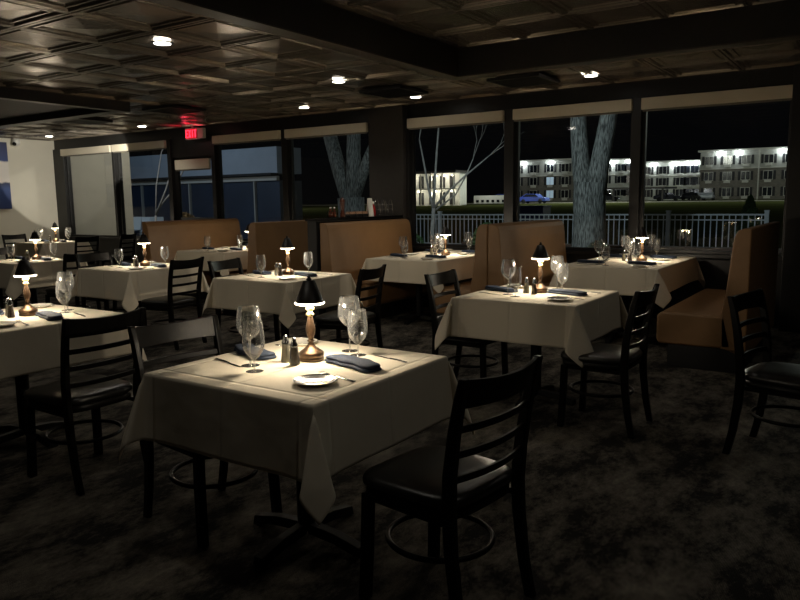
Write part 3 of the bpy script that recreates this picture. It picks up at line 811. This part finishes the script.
# black partition with service ledge
t = empty('partition', (-5.695, 7.53, 0)); tag(t, 'low black partition wall with a ledge carrying bottles and caddies', 'partition')
MB().box(-.07, .07, -.93, .92, 0, 1.19).build('panel', 'plinth_black', t, bevel=.004)
MB().box(-.09, .09, -.95, .93, 1.19, 1.215).build('ledge', 'black_wood', t, bevel=.004)
LZ = 1.2155
PX = -5.695
def thing(name, loc, lb, cat, group=None): return tag(empty(name, loc), lb, cat, group)
t = thing('bottle_caddy', (PX, 7.0, LZ), 'dark wire caddy of sauce bottles at the left of the ledge', 'caddy')
mb = MB()
for z in (.01, .08): mb.loop([(.06*math.cos(a_)*1.0, .075*math.sin(a_), z) for a_ in [2*PI*i/20 for i in range(20)]], .003, 6)
for a_ in range(6): mb.tube([(.06*math.cos(a_*PI/3), .075*math.sin(a_*PI/3), .005), (.06*math.cos(a_*PI/3), .075*math.sin(a_*PI/3), .08)], .003, 6)
mb.build('rack', 'iron', t, True)
for y in (-.038, .038):
    b_ = MB().lathe([(0, .006), (.026, .006), (.027, .07), (.012, .095), (.010, .12)], 16, 0, y).build('bottle', 'brown_sauce', t, True)
    MB().lathe([(.012, .118), (.012, .135), (0, .136)], 12, 0, y).build('lid', 'label_white', b_, True)
t = thing('pepper_mill', (PX, 7.20, LZ), 'tall dark brown wooden pepper mill on the ledge', 'pepper mill')
MB().lathe([(0, 0), (.036, 0), (.036, .03), (.026, .06), (.022, .1), (.03, .15), (.032, .19)], 20).build('body', 'pepper_mill', t, True)
MB().lathe([(.032, .192), (.034, .205), (.03, .225), (.015, .24), (.01, .25), (0, .255)], 20).build('turning_head', 'pepper_mill', t, True)
for i, (y, nm) in enumerate(((7.36, 'left'), (7.50, 'middle'), (7.64, 'right'))):
    t = thing('packet_caddy', (PX, y, LZ), 'small caddy of pale sweetener packets on ledge, %s of three' % nm, 'caddy', 'packet caddies on the ledge')
    MB().box(-.045, .045, -.06, .06, 0, .04).build('holder', 'black_frame', t, bevel=.003)
    mb = MB()
    for k_ in range(7):
        yy = -.05+k_*.0155; mb.box(-.035, .035, yy, yy+.009, .03, .065+.006*math.sin(k_*2.1+i))
    tag(mb.build('packets', 'paper_packets', t), kind='stuff')
t = thing('ketchup_bottle', (PX, 7.86, LZ), 'red ketchup bottle with pale cap on the ledge', 'bottle')
MB().lathe([(0, 0), (.034, 0), (.036, .01), (.035, .09), (.03, .12), (.015, .15), (.013, .165)], 20).build('body', 'red_sauce', t, True)
MB().lathe([(.019, .163), (.019, .19), (.012, .196), (0, .197)], 16).build('cap', 'label_white', t, True)
t = thing('menu_card', (PX+.02, 7.76, LZ), 'small white folded card standing behind the ketchup bottle', 'card')
mb = MB(); mb.add([(-.03, -.05, 0), (.0, -.05, .24), (.0, .05, .24), (-.03, .05, 0), (.03, -.05, 0), (.03, .05, 0)], [(0, 1, 2, 3), (4, 5, 2, 1)])
o = mb.build('leaf', 'label_white', t); sd = o.modifiers.new('t', 'SOLIDIFY'); sd.thickness = .002
for y, nm in ((8.02, 'left'), (8.20, 'right')):
    t = thing('wire_stand', (PX, y, LZ), 'bright curved wire stand on ledge beside the column, %s one' % nm, 'wire stand', 'wire stands on the ledge')
    mb = MB()
    for s_ in (-1, 1):
        mb.tube([(s_*.05, -.06, .003), (s_*.05, -.055, .12), (s_*.05, -.03, .2), (s_*.05, 0, .23), (s_*.05, .03, .2), (s_*.05, .055, .12), (s_*.05, .06, .003)], .0028, 6)
    mb.build('arch', 'chrome', t, True)
    mb = MB()
    for z in (.02, .09, .15):
        for yy in (-.056, .056): mb.tube([(-.05, yy, z), (.05, yy, z)], .0025, 6)
    mb.loop([(.05*math.cos(a_), .058*math.sin(a_), .02) for a_ in [2*PI*i/16 for i in range(16)]], .0028, 6)
    mb.build('cross_wires', 'chrome', t, True)

# ------------------------------------------------------------------ outside
gp = [(WY1+.15, -.1), (24, -.1), (60, .3), (100, .72), (250, .75)]
vs = []; fs = []
for y, z in gp: vs += [(-140, y, z), (60, y, z)]
for i in range(len(gp)-1): fs.append((2*i, 2*i+1, 2*i+3, 2*i+2))
o = MB().add(vs, fs).build('lawn', 'lawn'); struct(o); o.name = 'floor_outside'
tag(MB().box(-110, 30, 100, 108, .70, .80).build('access_road', 'concrete'), 'pale strip of road beyond the dark lawn', 'road')
tag(MB().box(-14.25, 3, WY1+.16, 11.2, -.099, -.05).build('mulch_bed', 'mulch'), 'dark mulch bed under the restaurant windows', 'mulch', kind='stuff')
# white picket fence
t = empty('picket_fence', (0, 20, 0)); tag(t, 'white metal railing fence across the lawn outside', 'fence')
fx0, fx1 = -14.2, -2.4
MB().box(fx0, fx1, -.02, .02, .93, .97).box(fx0, fx1, -.02, .02, .80, .83).box(fx0, fx1, -.02, .02, .02, .05).build('rails', 'fence_white', t)
x = fx0
while x < fx1:
    MB().box(x-.05, x+.05, -.05, .05, -.1, 1.03).box(x-.06, x+.06, -.06, .06, 1.03, 1.06).build('post', 'fence_white', t); x += 2.36
pk = None; x = fx0+.14
while x < fx1:
    if pk is None: pk = MB().box(-.012, .012, -.012, .012, -.02, .96).build('picket', 'fence_white', t); o = pk
    else: o = pk.copy(); COL.objects.link(o); o.parent = t
    o.location = (x, 0, 0); x += .148
# low brick planter wall
tag(MB().box(-9.4, -1.5, 17, 17.4, -.1, .29).build('planter_wall', 'planter_brick', bevel=.01), 'low brown brick garden edging outside the right windows', 'wall')
# trees
def grow(mb, p, d, r, L_, depth, rnd, spread=.6, seg=8, up=.15):
    pts = [p]; rr = [r]; n = 4
    for i in range(n):
        d = (d+Vector((rnd.uniform(-1, 1), rnd.uniform(-1, 1), rnd.uniform(-.4, .8)))*.13+Vector((0, 0, up*.1))).normalized()
        p = p+d*(L_/n); pts.append(p); rr.append(r*(1-.38*(i+1)/n))
    mb.tube(pts, rr, max(5, seg), True)
    if depth <= 0: return
    for k_ in range(2 if depth > 1 else 3):
        q = pts[-1] if k_ < 2 else pts[-2]
        a_ = rnd.uniform(0, 2*PI); side = Vector((math.cos(a_), math.sin(a_)*.6, rnd.uniform(.1, .7)))
        grow(mb, q, (d+side*spread).normalized(), rr[-1]*rnd.uniform(.62, .85), L_*rnd.uniform(.65, .9), depth-1, rnd, spread, max(5, seg-1), up)
def bare_tree(name, loc, trunks, m_, label, depth=3, sc=1, seed=1, spread=.6):
    rnd = random.Random(seed); mb = MB(); t = empty(name, loc); tag(t, label, 'tree')
    for pts, rr in trunks[:1]: MB().tube(pts, rr, 16).build('trunk', m_, t, True)
    for pts, rr in trunks[1:]:
        mb.tube(pts, rr, 12)
        d = (Vector(pts[-1])-Vector(pts[-2])).normalized()
        for k_ in range(2): grow(mb, Vector(pts[-1]), (d+Vector((rnd.uniform(-.5, .5), rnd.uniform(-.4, .4), .2))).normalized(), rr[-1]*.7, sc, depth, rnd, spread)
    mb.build('branches', m_, t, True); return t
bare_tree('shade_tree', (-5.2, 15, -.1), [([(0, 0, -.05), (0, 0, .3), (.02, 0, 1.0), (0, 0, 1.5), (.02, 0, 1.85)], [.42, .36, .33, .34, .34]),
          ([(-.10, 0, 1.6), (-.2, 0, 2.2), (-.27, 0, 3.0), (-.36, .1, 4.4)], [.22, .19, .17, .15]), ([(.12, 0, 1.6), (.20, 0, 2.2), (.34, 0, 3.0), (.5, .1, 4.4)], [.24, .2, .18, .15])],
          'bark', 'thick pale forked tree trunk outside between the right windows', 3, 1.2, 3)
t = bare_tree('garden_tree', (-8.5, 14, -.1), [([(0, 0, 0), (.0, 0, .7), (.05, 0, 1.34)], [.06, .05, .042]),
          ([(.05, 0, 1.3), (-.12, .05, 1.8), (-.25, .1, 2.3), (-.38, .1, 2.9)], [.032, .025, .022, .014]), ([(.05, 0, 1.34), (.12, -.05, 2.0), (.14, 0, 2.6), (.2, 0, 3.2)], [.03, .026, .022, .015]),
          ([(.05, 0, 1.34), (.45, 0, 1.72), (.85, .05, 2.05), (1.35, .1, 2.42)], [.03, .026, .02, .012]), ([(.1, 0, 1.3), (.55, .1, 1.62), (.8, .1, 2.0), (1.0, .1, 2.4)], [.022, .018, .015, .01])],
          'bark_pale', 'slender bare multi-stem tree outside right of the column', 2, .4, 5, .6)
bare_tree('shade_tree', (-10.85, 14, -.1), [([(0.1, 0, -.05), (.08, 0, .6), (.05, 0, 1.6)], [.36, .32, .33]),
          ([(.0, 0, 1.5), (-.3, 0, 2.3), (-.55, 0, 3.1), (-.9, 0, 4.2)], [.2, .18, .17, .13]), ([(.12, 0, 1.5), (.15, 0, 2.4), (.18, 0, 3.2), (.2, .1, 4.2)], [.2, .18, .16, .12]), ([(.2, 0, 1.7), (.5, 0, 2.35), (.8, 0, 2.9), (1.2, .1, 3.6)], [.15, .13, .11, .09])],
          'bark', 'large dim tree with spreading trunks outside, left of the dark column', 3, .9, 11)
bare_tree('birch_tree', (-16.9, 12.9, -.1), [([(0, 0, 0), (.05, 0, .6), (.1, 0, 1.2)], [.04, .035, .03]),
          ([(.1, 0, 1.2), (.6, 0, 1.9), (1.0, .0, 2.6), (1.3, .05, 3.1)], [.028, .024, .02, .016]), ([(.1, 0, 1.3), (.8, .1, 1.9), (1.5, .1, 2.7), (1.9, .1, 3.2)], [.028, .022, .018, .014]),
          ([(.1, 0, 1.2), (.2, 0, 2.0), (.5, .0, 2.9)], [.02, .018, .012])],
          'bark_pale', 'bare white-branched tree outside the left window near the exit door', 2, .7, 21, .45)
def shrub(name, loc, rx, rz_, m_, label, n=900, leaf=.03, cat='shrub', cone=False, seed=1):
    rnd = random.Random(seed); mb = MB(); t = empty(name, loc); tag(t, label, cat)
    for i in range(n):
        a_ = rnd.uniform(0, 2*PI); u = rnd.random(); 
        if cone: zz = u*rz_; rr = rx*(1-u)**.7*rnd.uniform(.5, 1.0); c = Vector((rr*math.cos(a_), rr*math.sin(a_), zz))
        else:
            v = rnd.uniform(-.4, 1); rr = rx*math.sqrt(max(0, 1-v*v))*rnd.uniform(.8, 1.02); c = Vector((rr*math.cos(a_), rr*math.sin(a_), rz_*(.42+.58*v)))
        d = Vector((rnd.uniform(-1, 1), rnd.uniform(-1, 1), rnd.uniform(0, 1))).normalized()*leaf; e = d.orthogonal().normalized()*leaf*.45
        mb.add([c-d, c+e, c+d, c-e], [(0, 1, 2, 3)])
    mb.build('foliage', m_, t)
    mb = MB()
    for k_ in range(6):
        a_ = k_*PI/3; mb.tube([(0, 0, 0), (rx*.3*math.cos(a_), rx*.3*math.sin(a_), rz_*.35), (rx*.6*math.cos(a_), rx*.6*math.sin(a_), rz_*.6)], [.02, .014, .006], 5)
    mb.build('stems', 'bark_pale', t); return t
shrub('round_shrub', (-3.75, 11.3, -.05), .30, .78, 'shrub_gray', 'rounded pale grey-green shrub outside the right window', 2600, .022, seed=2)
shrub('leafy_shrub', (-7.1, 14.0, -.1), .36, 1.0, 'hedge_leaf', 'leafy green shrub outside beside the middle booth', 1400, .05, seed=3)
shrub('leafy_shrub', (-8.3, 13.0, -.1), .22, .78, 'hedge_leaf', 'small green shrub at the foot of the slender bare tree', 600, .04, seed=4)
shrub('evergreen_bush', (-3.35, 24, -.1), .46, 1.5, 'hedge_leaf', 'dark conical evergreen on the lawn near the right booth', 1800, .08, cone=True, seed=5)
shrub('ornamental_grass', (-12.6, 10.4, -.045), .42, 1.25, 'dry_grass', 'pale dry ornamental grass outside left of the far booth', 1500, .05, cat='grass', seed=6)

# buildings ------------------------------------------------------------------
def windowset(t, x, z, w_, h, y, lit=False, ac=True, sh=True):
    fr = MB().box(x-w_/2-.08, x+w_/2+.08, y-.06, y, z-h/2-.08, z+h/2+.08).build('window', 'roof_trim', t)
    MB().box(x-w_/2, x-.05, y-.08, y-.06, z-h/2, z+h/2).box(x+.05, x+w_/2, y-.08, y-.06, z-h/2, z+h/2).build('pane', 'lit_window' if lit else 'hotel_glass', fr)
    if sh:
        MB().box(x-w_/2-.55, x-w_/2-.1, y-.07, y, z-h/2-.08, z+h/2+.08).box(x+w_/2+.1, x+w_/2+.55, y-.07, y, z-h/2-.08, z+h/2+.08).build('shutter', 'shutter', fr)
    if ac: MB().box(x-.55, x+.55, y-.3, y, z-h/2-.55, z-h/2-.12).build('air_conditioner', 'roof_trim', t, bevel=.03)
def flood(t, x, y, z, power, col=(.85, .95, 1), m_='flood_glow', r_=.34):
    MB().lathe([(0, -r_*.6), (r_, -r_*.3), (r_, r_*.3), (0, r_*.6)], 12, x, y).build('floodlight', m_, t, loc=(0, 0, z))
    point((x, y-.9, z-.35), power, col, .2, 'flood_lamp')
def hotel(label, x0, x1, y, z0, z1, cols, floors, mtop, mlow, floods, depth=5, lits=(), power=75):
    t = empty('hotel_building', (0, 0, 0)); tag(t, label, 'building', 'hotel blocks in the distance')
    zm = z1-(z1-z0)*.36
    MB().box(x0, x1, y, y+depth, z0-1, zm).build('lower_wall', mlow, t)
    MB().box(x0, x1, y, y+depth, zm, z1).build('upper_wall', mtop, t)
    MB().box(x0-.4, x1+.4, y-.6, y+depth+.5, z1, z1+.3).build('roof', 'roof_trim', t)
    MB().box(x0, x1, y-.08, y, zm-.08, zm+.08).build('band_course', 'roof_trim', t)
    for i, cx in enumerate(cols):
        for j, cz in enumerate(floors): windowset(t, cx, cz, 1.5, 1.5, y, (i, j) in lits)
    for fx in floods: flood(t, fx, y-.3, z1-.35, power)
    return t
hotel('brick three-storey hotel wing with floodlights, seen through rightmost window', -30.1, -8, 150, .75, 9.9, [-28.5, -25.2, -22, -18.2, -14.7, -11.5], [8.2, 5.2, 2.2], 'siding_gray', 'hotel_brick', [-26.5, -23.3, -16.0, -9.5])
t = [o for o in bpy.data.objects if o.name.startswith('hotel_building')][0]
MB().box(-19.9, -19.7, 149.8, 150, .75, 9.9).build('downpipe', 'roof_trim', t)
hotel('pale hotel wing set back behind the parked cars, left of brick wing', -45, -31, 158, .75, 8.6, [-42.3, -39.1, -35.6, -33.6, -31.9], [7.0, 4.6, 2.2], 'siding_white', 'siding_white', [-41.0, -36.7, -34.1, -32.6])
hotel('pale gabled hotel block just right of the forked trunk', -54.5, -45.9, 161, .75, 9.6, [-52.3, -48.8, -46.8], [8.0, 5.4, 2.6], 'siding_white', 'siding_white', [-50.6, -47.1])
hotel('brick hotel wing left of the forked trunk, with lit windows', -67, -52.5, 142, .7, 9.1, [-65, -61.3, -57.6, -54.4], [7.6, 5.0, 2.3], 'siding_gray', 'hotel_brick', [-63.5, -57.5], lits={(2, 2), (2, 1)}, power=100)
# two-storey motel with lit walkways
t = empty('motel_building', (0, 0, 0)); tag(t, 'white two-storey motel with bright walkway lights behind slender tree', 'building')
MB().box(-60, -50, 90, 92, 0, 5.2).build('wall', 'siding_white', t); MB().box(-60.5, -49.6, 88.2, 92.3, 5.2, 5.5).build('roof', 'roof_dark', t)
MB().box(-60, -49.8, 88.4, 90, 2.9, 3.05).build('walkway', 'roof_trim', t)
for x in (-57.4, -55.6, -53.8, -52.0, -50.2):
    MB().box(x-.08, x+.08, 88.45, 88.6, .6, 5.2).build('post', 'roof_trim', t)
for x in (-58.2, -56.4, -54.6, -52.8, -51.2):
    for z in (.75, 3.1): MB().box(x-.42, x+.42, 89.93, 90, z, z+1.75).build('door', 'shutter', t)
for x in (-57.2, -53.6, -52.2, -50.9): flood(t, x, 89.5, 4.85, 60, (1, .93, .78), 'porch_glow', .12)
for x in (-56.6, -53.6, -51.1): flood(t, x, 89.5, 2.65, 60, (1, .93, .78), 'porch_glow', .12)
# low white trailer building
t = empty('trailer_building', (0, 0, 0)); tag(t, 'long low white building in the dark centre of the window', 'building')
MB().box(-48.3, -43.1, 91, 93, .85, 1.95).build('body', 'siding_white', t, bevel=.03)
for i in range(6): MB().box(-47.9+i*.8, -47.5+i*.8, 90.95, 91, 1.0, 1.35).build('window', 'hotel_glass', t)
point((-45.5, 88.6, 3.2), 160, (.95, 1, .95), .2, 'yard_lamp')
# carport and cars
t = empty('carport', (0, 0, 0)); tag(t, 'dark flat-roofed carport sheltering parked cars', 'carport')
MB().box(-41.8, -28.8, 118, 126, 2.75, 3.05).build('roof', 'roof_dark', t)
for x in (-41.3, -37, -32.8, -29.2): MB().box(x-.12, x+.12, 118.2, 118.5, .7, 2.75).build('post', 'roof_dark', t)
point((-39.5, 124, 2.4), 260, (.95, 1, 1), .3, 'carport_lamp'); point((-33, 128, 2.5), 260, (.95, 1, 1), .3, 'carport_lamp')
def make_car(body):
    t = empty('parked_car')
    prof = [(-2.1, .3), (2.1, .3), (2.15, .6), (1.9, .82), (1.1, .9), (.6, 1.35), (-.9, 1.38), (-1.6, .95), (-2.1, .88), (-2.18, .55)]
    MB().prism_x(prof, -.85, .85).build('body', body, t, bevel=.05)
    MB().prism_x([(.98, .92), (.55, 1.3), (-.85, 1.33), (-1.42, .95)], -.87, .87).build('windows', 'car_glass', t)
    for x in (-1.3, 1.3):
        for y in (-.8, .8):
            o = MB().lathe([(0, -.1), (.3, -.1), (.32, -.06), (.32, .06), (.3, .1), (0, .1)], 16).build('wheel', 'tyre', t, True); o.rotation_euler = (PI/2, 0, 0); o.location = (x, y, .32)
    return t
cd, cp, cb = make_car('car_dark'), make_car('car_pale'), make_car('car_blue')
for pr, x, y, a_, lb in [(cd, -39.0, 121, 10, 'dark car under the left half of the carport'), (cd, -29.8, 124, 10, 'dark car under the right end of the carport'),
                         (cd, -27.4, 130, 80, 'dark car parked right beside the carport'),
                         (cp, -31.2, 146, 95, 'leftmost pale car of three by the pale hotel wing'), (cp, -28.9, 144, 95, 'middle pale car of three by the pale hotel wing'),
                         (cp, -26.8, 142, 95, 'rightmost pale car of three by the hotel corner'),
                         (cb, -46.9, 98, 8, 'left of two blue cars before the brick wing'), (cb, -42.2, 98, 0, 'right of two blue cars before the brick wing')]:
    zz = .75 if y > 90 else .5
    place(pr, (x, y, zz), D(a_), lb, 'car', 'parked cars')
point((-43.6, 95.4, 2.6), 70, (.45, .55, 1), .3, 'blue_yard_lamp')
t = empty('dumpster', (-17.5, 40, .08)); tag(t, 'dark blue waste container on the lawn left of forked trunk', 'dumpster')
MB().box(-1.1, 1.1, -.6, .6, 0, .85).build('bin', 'dumpster_blue', t, bevel=.03); MB().box(-1.15, 1.15, -.65, .65, .85, .93).build('lid', 'dumpster_blue', t, bevel=.02)
# annex building lit bluish
t = empty('annex_building', (0, 0, 0)); tag(t, 'bluish lit neighbouring building with dark glazed front, left windows', 'building')
MB().box(-32, -18.2, 19.3, 20.6, 2.45, 3.4).build('upper_wall', 'annex_wall', t)
MB().box(-32, -18.15, 18.9, 19.3, 2.38, 2.46).build('eave', 'shutter', t)
MB().box(-32, -18.2, 19.4, 20.6, -.1, 2.2).build('shopfront', 'annex_dark', t)
MB().box(-32, -18.2, 19.25, 19.4, 2.2, 2.36).build('light_band', 'roof_trim', t)
for x in (-26, -23.9, -23.0, -21.2, -19.4): MB().box(x-.03, x+.03, 19.3, 19.4, -.1, 2.2).build('mullion', 'siding_gray', t)
# patio furniture in front of it
def make_patio():
    t = empty('patio_chair')
    MB().box(-.25, .25, -.25, .25, .42, .46).build('seat', 'fence_white', t, bevel=.01)
    MB().add([(-.25, .22, .46), (.25, .22, .46), (.25, .34, .95), (-.25, .34, .95), (-.25, .25, .46), (.25, .25, .46), (.25, .37, .95), (-.25, .37, .95)],
             [(0,1,2,3),(7,6,5,4),(0,4,5,1),(1,5,6,2),(2,6,7,3),(3,7,4,0)]).build('backrest', 'fence_white', t)
    for x in (-.22, .22):
        for y in (-.22, .22): MB().tube([(x, y, 0), (x, y, .42)], .015, 6).build('leg', 'fence_white', t)
    return t
pc = make_patio()
for i, (x, lb) in enumerate([(-24.8, 'white patio chair outside far left, first by the white wall'), (-23.9, 'white patio chair outside, second from the white wall'), (-22.9, 'white patio chair outside, third from the white wall'),
                             (-22.2, 'white patio chair outside left of the exit door frame'), (-19.9, 'white patio chair seen through the exit door glass')]):
    place(pc, (x, 17.2, -.02), .4*i, lb, 'patio chair', 'white patio chairs')
tag(MB().box(-27, -17.5, 16, 18.85, -.12, -.02).build('raised_terrace', 'concrete'), 'raised concrete terrace in front of the bluish building', 'terrace')

# ------------------------------------------------------------------ lights outside
spot((-5.5, 9.9, 3.1), 420, 130, .8, (.72, .9, 1), .2, (-5.6, 15.5, 1.4), 'added_tree_spot')  # this and the next two: unseen spots added to light the trees
spot((-10.5, 9.3, 3.1), 60, 120, .8, (.72, .88, 1), .2, (-11, 15.5, 1.4), 'added_tree_spot')
spot((-16.2, 10.2, 3.2), 260, 120, .8, (.85, .92, 1), .2, (-15.8, 15, 2.2), 'added_tree_spot')
spot((-22, 12.5, 4.2), 330, 110, .7, (.62, .8, 1), .3, (-23, 19.3, 2.6), 'annex_flood')
point((2, 100, 12), 9000, (.9, 1, .85), .6, 'added_lawn_fill'); point((-34, 96, 12), 9000, (.95, 1, .85), .6, 'added_lawn_fill'); point((-72, 66, 9), 3800, (1, .95, .8), .6, 'added_lawn_fill')  # unseen lamps added to brighten the lawn and hotel fronts
# unseen spots added: one draws the slanted light edge indoors, one brightens garden wall
spot((-10.9, 7.7, 2.35), 170, 51.5, .04, (1, .95, .84), .03, (-14.3, 8.75, 2.5), 'added_edge_spot')
spot((-12.2, 10.6, 3.3), 85, 120, .6, (1, .96, .84), .1, (-14.3, 9.6, 1.6), 'added_garden_wall_spot')

# ------------------------------------------------------------------ world
wd = bpy.data.worlds.new('world'); S.world = wd; wd.use_nodes = True
bg = wd.node_tree.nodes['Background']; bg.inputs['Color'].default_value = (.32, .34, .4, 1); bg.inputs['Strength'].default_value = .004
